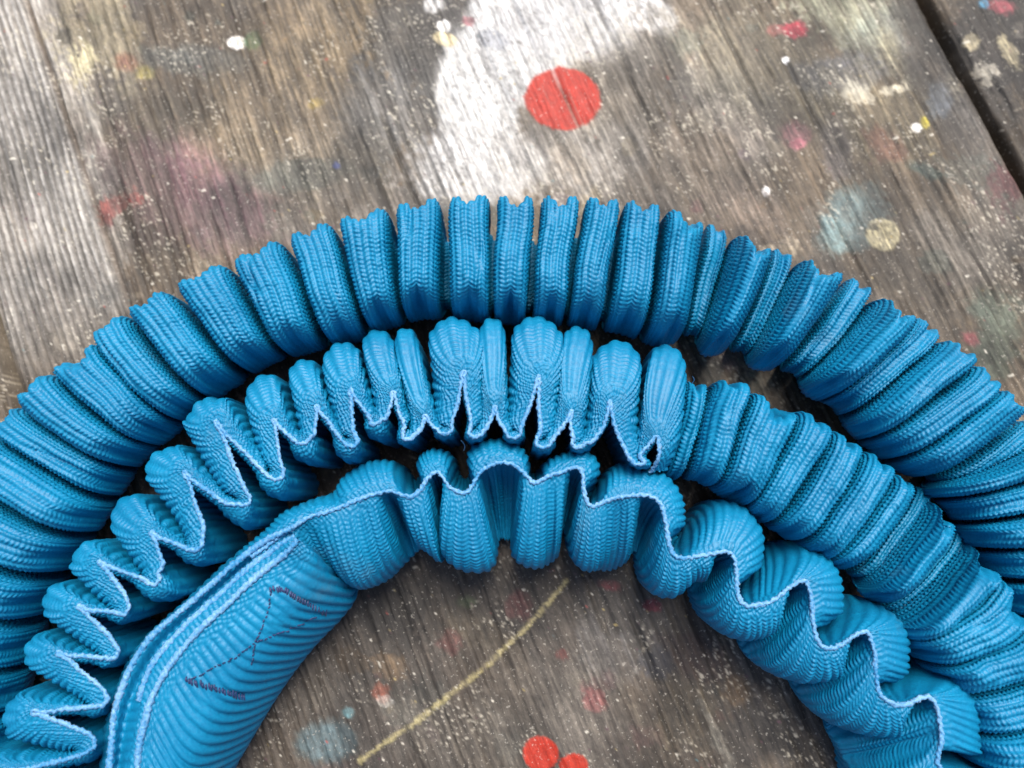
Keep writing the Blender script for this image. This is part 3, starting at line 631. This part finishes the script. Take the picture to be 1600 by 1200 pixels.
def board(c0, c1, seed, edge_l, edge_r):
    crn = np.array([cg(P(x, y)) for x, y in ((-40, -40), (1640, -40), (-40, 1240), (1640, 1240))])
    gmin, gmax = crn[:, 1].min(), crn[:, 1].max(); cmin, cmax = crn[:, 0].min(), crn[:, 0].max()
    def axis(lo, hi, f0, f1, fine, coarse):
        f0, f1 = max(lo, f0), min(hi, f1); a = []
        if f0 > lo: a.append(np.linspace(lo, f0, max(2, int((f0-lo)/coarse)), endpoint=False))
        a.append(np.arange(f0, f1, fine))
        a.append(np.linspace(f1, hi, max(2, int((hi-f1)/coarse))) if hi > f1+1 else np.array([hi]))
        return np.concatenate(a)
    ca = axis(c0, c1, cmin, cmax, 2.4, 30); ga = axis(gmin-1400, gmax+1400, gmin, gmax, 3.4, 40)
    Cc, Gg = np.meshgrid(ca, ga, indexing='ij')
    XY = Cc[..., None]*cdv + Gg[..., None]*gd
    px, py = proj(np.concatenate([XY, np.zeros(XY.shape[:2]+(1,))], 2))
    vis = (Cc > cmin-50) & (Cc < cmax+50) & (Gg > gmin-50) & (Gg < gmax+50)
    px = np.where(vis, px, -9999.); py = np.where(vis, py, -9999.)
    wv = 26*(fbm(Cc/400, Gg/600, seed+1, 2)-.5)
    c = Cc + wv
    ridge = fbm(c/9, Gg/200, seed+2, 3, .75); band = fbm(c/45, Gg/500, seed+3, 3)
    fib = fbm(c/3.2, Gg/60, seed+4, 2)
    mot = fbm(Cc/34, Gg/52, seed+5, 5, .6); fine = fbm(Cc/6, Gg/9, seed+6, 3, .6)
    grit = fbm(Cc/2.9, Gg/7.0, seed+16, 2)
    crack = 0.45*sstep(.79, .86, fbm(c/11, Gg/420, seed+7, 2))
    gr = np.clip(0.45*ridge+0.25*band+0.3*fib, 0, 1); gr = np.clip((gr-.5)*1.5+.5+0.5*(mot-.5), 0, 1)
    col = hx('584b3c')*(1-gr[..., None]) + hx('a39078')*gr[..., None]
    hue = fbm(Cc/120, Gg/160, seed+8, 3)[..., None]
    col = col*(1-0.55*sstep(.45, .7, hue)) + 0.55*sstep(.45, .7, hue)*(hx('7f7b77')*(.75+.5*gr[..., None]))
    thick = np.zeros_like(Cc)
    ragn = np.clip(.5+1.25*(0.62*mot+0.38*fine-.5), 0, 1)
    pr = np.random.default_rng(seed+5)
    extra = []
    for q in range(330):
        x_, y_ = pr.uniform(-60, 1660), pr.uniform(-60, 1260)
        rr_ = pr.choice([7, 12, 20, 38], p=[.38, .3, .2, .12])*pr.uniform(.7, 1.4)
        cc_ = pr.choice(['3f3830', '2c2825', '6d5f45', '5b3336', '8a7f6c', 'a59a86', '565a54', '6b5a58', 'b9ae94', '7a6040', '4a5048'])
        extra.append((x_, y_, rr_, rr_*pr.uniform(.5, 1.0), pr.uniform(-60, 60), cc_, pr.uniform(.45, .9), .25, 1.0, pr.integers(0, 2)))
    col = col*0.70
    extra += [(95, 120, 34, 150, -18, '57493a', .75, .5, .5, 1), (170, 330, 34, 150, -18, '5c4e40', .7, .5, .5, 1)]
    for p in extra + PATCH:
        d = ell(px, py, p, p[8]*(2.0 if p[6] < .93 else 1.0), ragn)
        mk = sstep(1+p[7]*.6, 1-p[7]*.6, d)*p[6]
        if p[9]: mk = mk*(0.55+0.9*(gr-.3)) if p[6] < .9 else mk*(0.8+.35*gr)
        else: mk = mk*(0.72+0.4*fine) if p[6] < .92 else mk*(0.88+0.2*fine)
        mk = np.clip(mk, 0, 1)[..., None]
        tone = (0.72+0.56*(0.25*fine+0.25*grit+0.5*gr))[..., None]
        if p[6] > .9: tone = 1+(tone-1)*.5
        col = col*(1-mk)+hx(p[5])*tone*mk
        if p[6] > .9: thick += 0.8*mk[..., 0]
    # the crisp limit of the pale sprayed strip on the left
    lc = cg(P(np.array([35.]), np.array([0.])))[0][0]; lc2 = cg(P(np.array([178.]), np.array([430.])))[0][0]
    g1 = cg(P(np.array([35.]), np.array([0.])))[1][0]; g2 = cg(P(np.array([178.]), np.array([430.])))[1][0]
    lim = lc+(lc2-lc)*(Gg-g1)/(g2-g1)
    stripe = 0.5+0.5*np.sin(2*np.pi*(c)/11.5+2*mot)
    mk = sstep(3, -3, Cc-lim-5*(fine-.5))*sstep(g2+190, g2-60, Gg-80*(mot-.5))*0.8
    mk = mk[..., None]
    pal = hx('66615a')*(1-stripe[..., None])+hx('a5a29d')*stripe[..., None]
    pal = pal*(0.8+0.4*fine[..., None])
    col = col*(1-mk)+pal*mk
    col = col*(1-0.5*crack[..., None])
    col = col*(0.78+0.44*np.clip(.5+1.4*(.6*fib+.4*grit-.5), 0, 1))[..., None]
    blot = fbm(Cc/75, Gg/95, seed+71, 4, .6)
    wl_ = (np.clip(.5+2.2*(blot-.5), 0, 1))[..., None]
    keepw = np.clip((col.mean(-1, keepdims=True)-.55)*4, 0, 1)
    col = col*((.70+.42*wl_)*(1-keepw)+keepw)
    gl = np.exp(-((Cc-lim-5)/4.5)**2)*sstep(g2+150, g2-40, Gg)
    col = col*(1-.55*gl[..., None])+hx('3a2c20')*.55*gl[..., None]
    # speckle: flakes and spatter
    s1 = .5*vnoise((Cc+.6*Gg)/3.6, (Gg-.6*Cc)/3.9, seed+11)+.5*vnoise(Cc/3.1, Gg/5, seed+51); s1 = np.clip(.5+1.5*(s1-.5), 0, 1); s2 = vnoise((Cc-.5*Gg)/3.8, (Gg+.5*Cc)/4.2, seed+12); s3 = fbm(Cc/70, Gg/90, seed+13, 3)
    f1 = sstep(.74, .95, s1)*sstep(.52, .68, s3)*.7
    col = col*(1-f1[..., None])+hx('c9c2b0')*f1[..., None]
    f2 = sstep(.80, .97, s2)*.45*sstep(.45, .6, 1-s3); col = col*(1-f2[..., None])+hx('2e2a26')*f2[..., None]
    for q, (cc_, th_) in enumerate((('a9463e', .988), ('d9d3c4', .972), ('4f7a80', .99), ('b6a26a', .986), ('5a4048', .98))):
        s4 = vnoise(Cc/8.5, Gg/8.5, seed+20+q); mk = sstep(th_, th_+.012, s4)[..., None]*.85
        col = col*(1-mk)+hx(cc_)*mk
    mark = np.zeros(Cc.shape, int)
    for q, (_, mkp) in enumerate(MARKS):
        d = ell(px, py, mkp, .14, 0.5*mot+0.5*fine)
        if mkp[5]:
            mk = sstep(1.06, .96, d)
            worn = sstep(.70, .80, fbm(c/6, Gg/120, seed+31, 2))*.7*(ridge > .5)
            line = np.exp(-((c-np.median(c[(np.abs(px-884) < 6) & (np.abs(py-153) < 6)]) if ((np.abs(px-884) < 6) & (np.abs(py-153) < 6)).any() else 1e6)/2.2)**2) if q == 0 else 0
            mm = (mk*(1-worn*.5)*(1-0.75*line))[..., None]
            col = col*(1-mm)+hx(mkp[5])*(0.86+.28*fine[..., None])*mm
            thick += 1.0*mk
        mark = np.where(d < 1.0, q+1, mark)
    # dribbled yellow line
    seg = np.full(Cc.shape, 1e9)
    for a_, b_ in zip(YEL[:-1], YEL[1:]):
        ab = b_-a_; tt = np.clip(((px-a_[0])*ab[0]+(py-a_[1])*ab[1])/(ab@ab), 0, 1)
        seg = np.minimum(seg, np.hypot(px-a_[0]-tt*ab[0], py-a_[1]-tt*ab[1]))
    mk = sstep(6.0, 2.0, seg+9*(fine-.5))*sstep(.28, .56, .45*fine+.25*ridge+.3*fbm(Cc/13, Gg/9, seed+66, 2)+.04)
    mm = .72*mk[..., None]; col = col*(1-mm)+hx('b3a773')*mm; thick += mk*.8
    mark = np.where(seg < 5, 9, mark)
    z = 4.2*(ridge-.5)*2+2.2*(fib-.5)+3.0*(band-.5)*2 - 7*crack + 0.8*(fine-.5)*2 + thick + 1.2*(s1-.5)*f1
    z = z + 3.0*(stripe-.5)*sstep(3, -3, Cc-lim)*.6
    z = z - 6*gl
    el = np.where(edge_l, Cc-c0, 1e3); er = np.where(edge_r, c1-Cc, 1e3)
    ed = np.minimum(el, er) + 3*(fbm(Gg/40, Cc/40, seed+40, 3)-.5)*2
    z = z - 16*np.exp(-np.maximum(ed, 0)/8)
    z = np.where(np.minimum(el, er) < 2, -60, z)
    ec = np.exp(-np.maximum(ed, 0)/5)[..., None]*.75
    col = col*(1-ec)+hx('41331f')*ec
    G = np.concatenate([XY, (z-4.5)[..., None]], 2)
    return G, lin(np.clip(col, 0, 1)), mark
def wood_mat():
    m, nt, b = new_mat("weathered_painted_wood"); N = nt.nodes.new; Lk = nt.links.new
    at = N("ShaderNodeAttribute"); at.attribute_name = "paint"
    tc = N("ShaderNodeTexCoord"); mp = N("ShaderNodeMapping"); mp.inputs['Rotation'].default_value = (0, 0, -math.atan2(cdv[1], cdv[0]))
    mp2 = N("ShaderNodeMapping"); mp2.inputs['Scale'].default_value = (1, .12, 1)
    Lk(tc.outputs['Object'], mp.inputs[0]); Lk(mp.outputs[0], mp2.inputs[0])
    n1 = N("ShaderNodeTexNoise"); n1.inputs['Scale'].default_value = 2600; n1.inputs['Detail'].default_value = 3; Lk(mp2.outputs[0], n1.inputs['Vector'])
    n2 = N("ShaderNodeTexNoise"); n2.inputs['Scale'].default_value = 2400; n2.inputs['Detail'].default_value = 4; n2.inputs['Roughness'].default_value = .7; Lk(mp.outputs[0], n2.inputs['Vector'])
    ad = N("ShaderNodeMath"); ad.operation = 'ADD'; Lk(n1.outputs[0], ad.inputs[0]); Lk(n2.outputs[0], ad.inputs[1])
    mr = N("ShaderNodeMapRange"); mr.inputs[1].default_value = .7; mr.inputs[2].default_value = 1.3; mr.inputs[3].default_value = .72; mr.inputs[4].default_value = 1.28
    Lk(ad.outputs[0], mr.inputs[0])
    vm = N("ShaderNodeVectorMath"); vm.operation = 'SCALE'; Lk(at.outputs['Color'], vm.inputs[0]); Lk(mr.outputs[0], vm.inputs['Scale'])
    # pin-point flecks of old paint
    n3 = N("ShaderNodeTexNoise"); n3.inputs['Scale'].default_value = 1500; n3.inputs['Detail'].default_value = 2; Lk(mp.outputs[0], n3.inputs['Vector'])
    m3 = N("ShaderNodeMapRange"); m3.inputs[1].default_value = .64; m3.inputs[2].default_value = .70; m3.inputs[4].default_value = .3; Lk(n3.outputs[0], m3.inputs[0])
    mx = N("ShaderNodeMix"); mx.data_type = 'RGBA'; Lk(m3.outputs[0], mx.inputs[0]); Lk(vm.outputs[0], mx.inputs[6]); mx.inputs[7].default_value = (.62, .58, .50, 1)
    Lk(mx.outputs[2], b.inputs['Base Color'])
    b.inputs['Roughness'].default_value = .62
    bp = N("ShaderNodeBump"); bp.inputs['Strength'].default_value = .6; bp.inputs['Distance'].default_value = .0002
    Lk(ad.outputs[0], bp.inputs['Height']); Lk(bp.outputs[0], b.inputs['Normal'])
    return m
M_wood = wood_mat()
top = bpy.data.objects.new("tabletop", None); sc.collection.objects.link(top); top['kind'] = 'structure'
GAP = 15
boards = [(cL-1500, cL-GAP/2, 100, False, True), (cL+GAP/2, cR-GAP/2, 60, True, True), (cR+GAP/2, cR+1500, 300, True, False)]
names = {1: ('paint_spot', 'round red spot of paint by the white sprayed patch'), 2: ('paint_spot', 'larger red spot at the bottom'), 3: ('paint_spot', 'smaller red spot at the bottom'), 4: ('paint_spot', 'cream blob of paint'), 9: ('paint_line', 'dribbled pale yellow line of paint')}
for c0, c1, sd_, el_, er_ in boards:
    G, col, mark = board(c0, c1, sd_, el_, er_)
    n, m = G.shape[:2]; V = G.reshape(-1, 3); C3 = col.reshape(-1, 3); mk = mark.reshape(-1)
    Fq = grid_faces(n, m)
    fm = mk[Fq].max(1)
    def part(sel):
        f = Fq[sel]; ids, inv = np.unique(f, return_inverse=True)
        return V[ids], inv.reshape(f.shape), {'paint': C3[ids]}
    v, f, a = part(fm == 0)
    pl = obj("plank", mesh_from("plank", v, f[:, ::-1] if False else f, M_wood, a), top)
    for k, (nm, lb) in names.items():
        if (fm == k).sum() > 20:
            v, f, a = part(fm == k)
            q = obj(nm, mesh_from(nm, v, f, M_wood, a), pl); q['label'] = lb
# dark ground far under the table, seen only through the gaps
def ground():
    m, nt, b = new_mat("shaded_ground"); b.inputs['Base Color'].default_value = (.03, .035, .02, 1); b.inputs['Roughness'].default_value = .9
    n = nt.nodes.new("ShaderNodeTexNoise"); n.inputs['Scale'].default_value = 40
    r = nt.nodes.new("ShaderNodeMapRange"); r.inputs[3].default_value = .02; r.inputs[4].default_value = .07
    cmb = nt.nodes.new("ShaderNodeCombineColor"); nt.links.new(n.outputs[0], r.inputs[0])
    for k in range(3): nt.links.new(r.outputs[0], cmb.inputs[k])
    nt.links.new(cmb.outputs[0], b.inputs['Base Color'])
    g = 40/S
    V = np.array([(-g, -g, -.72/S), (g, -g, -.72/S), (g, g, -.72/S), (-g, g, -.72/S)])
    o = obj("ground", mesh_from("ground", V, np.array([[0, 1, 2, 3]]), m)); o['kind'] = 'structure'
ground()
print("tris", sum(len(o.data.polygons)*2 for o in sc.objects if o.type == 'MESH'))
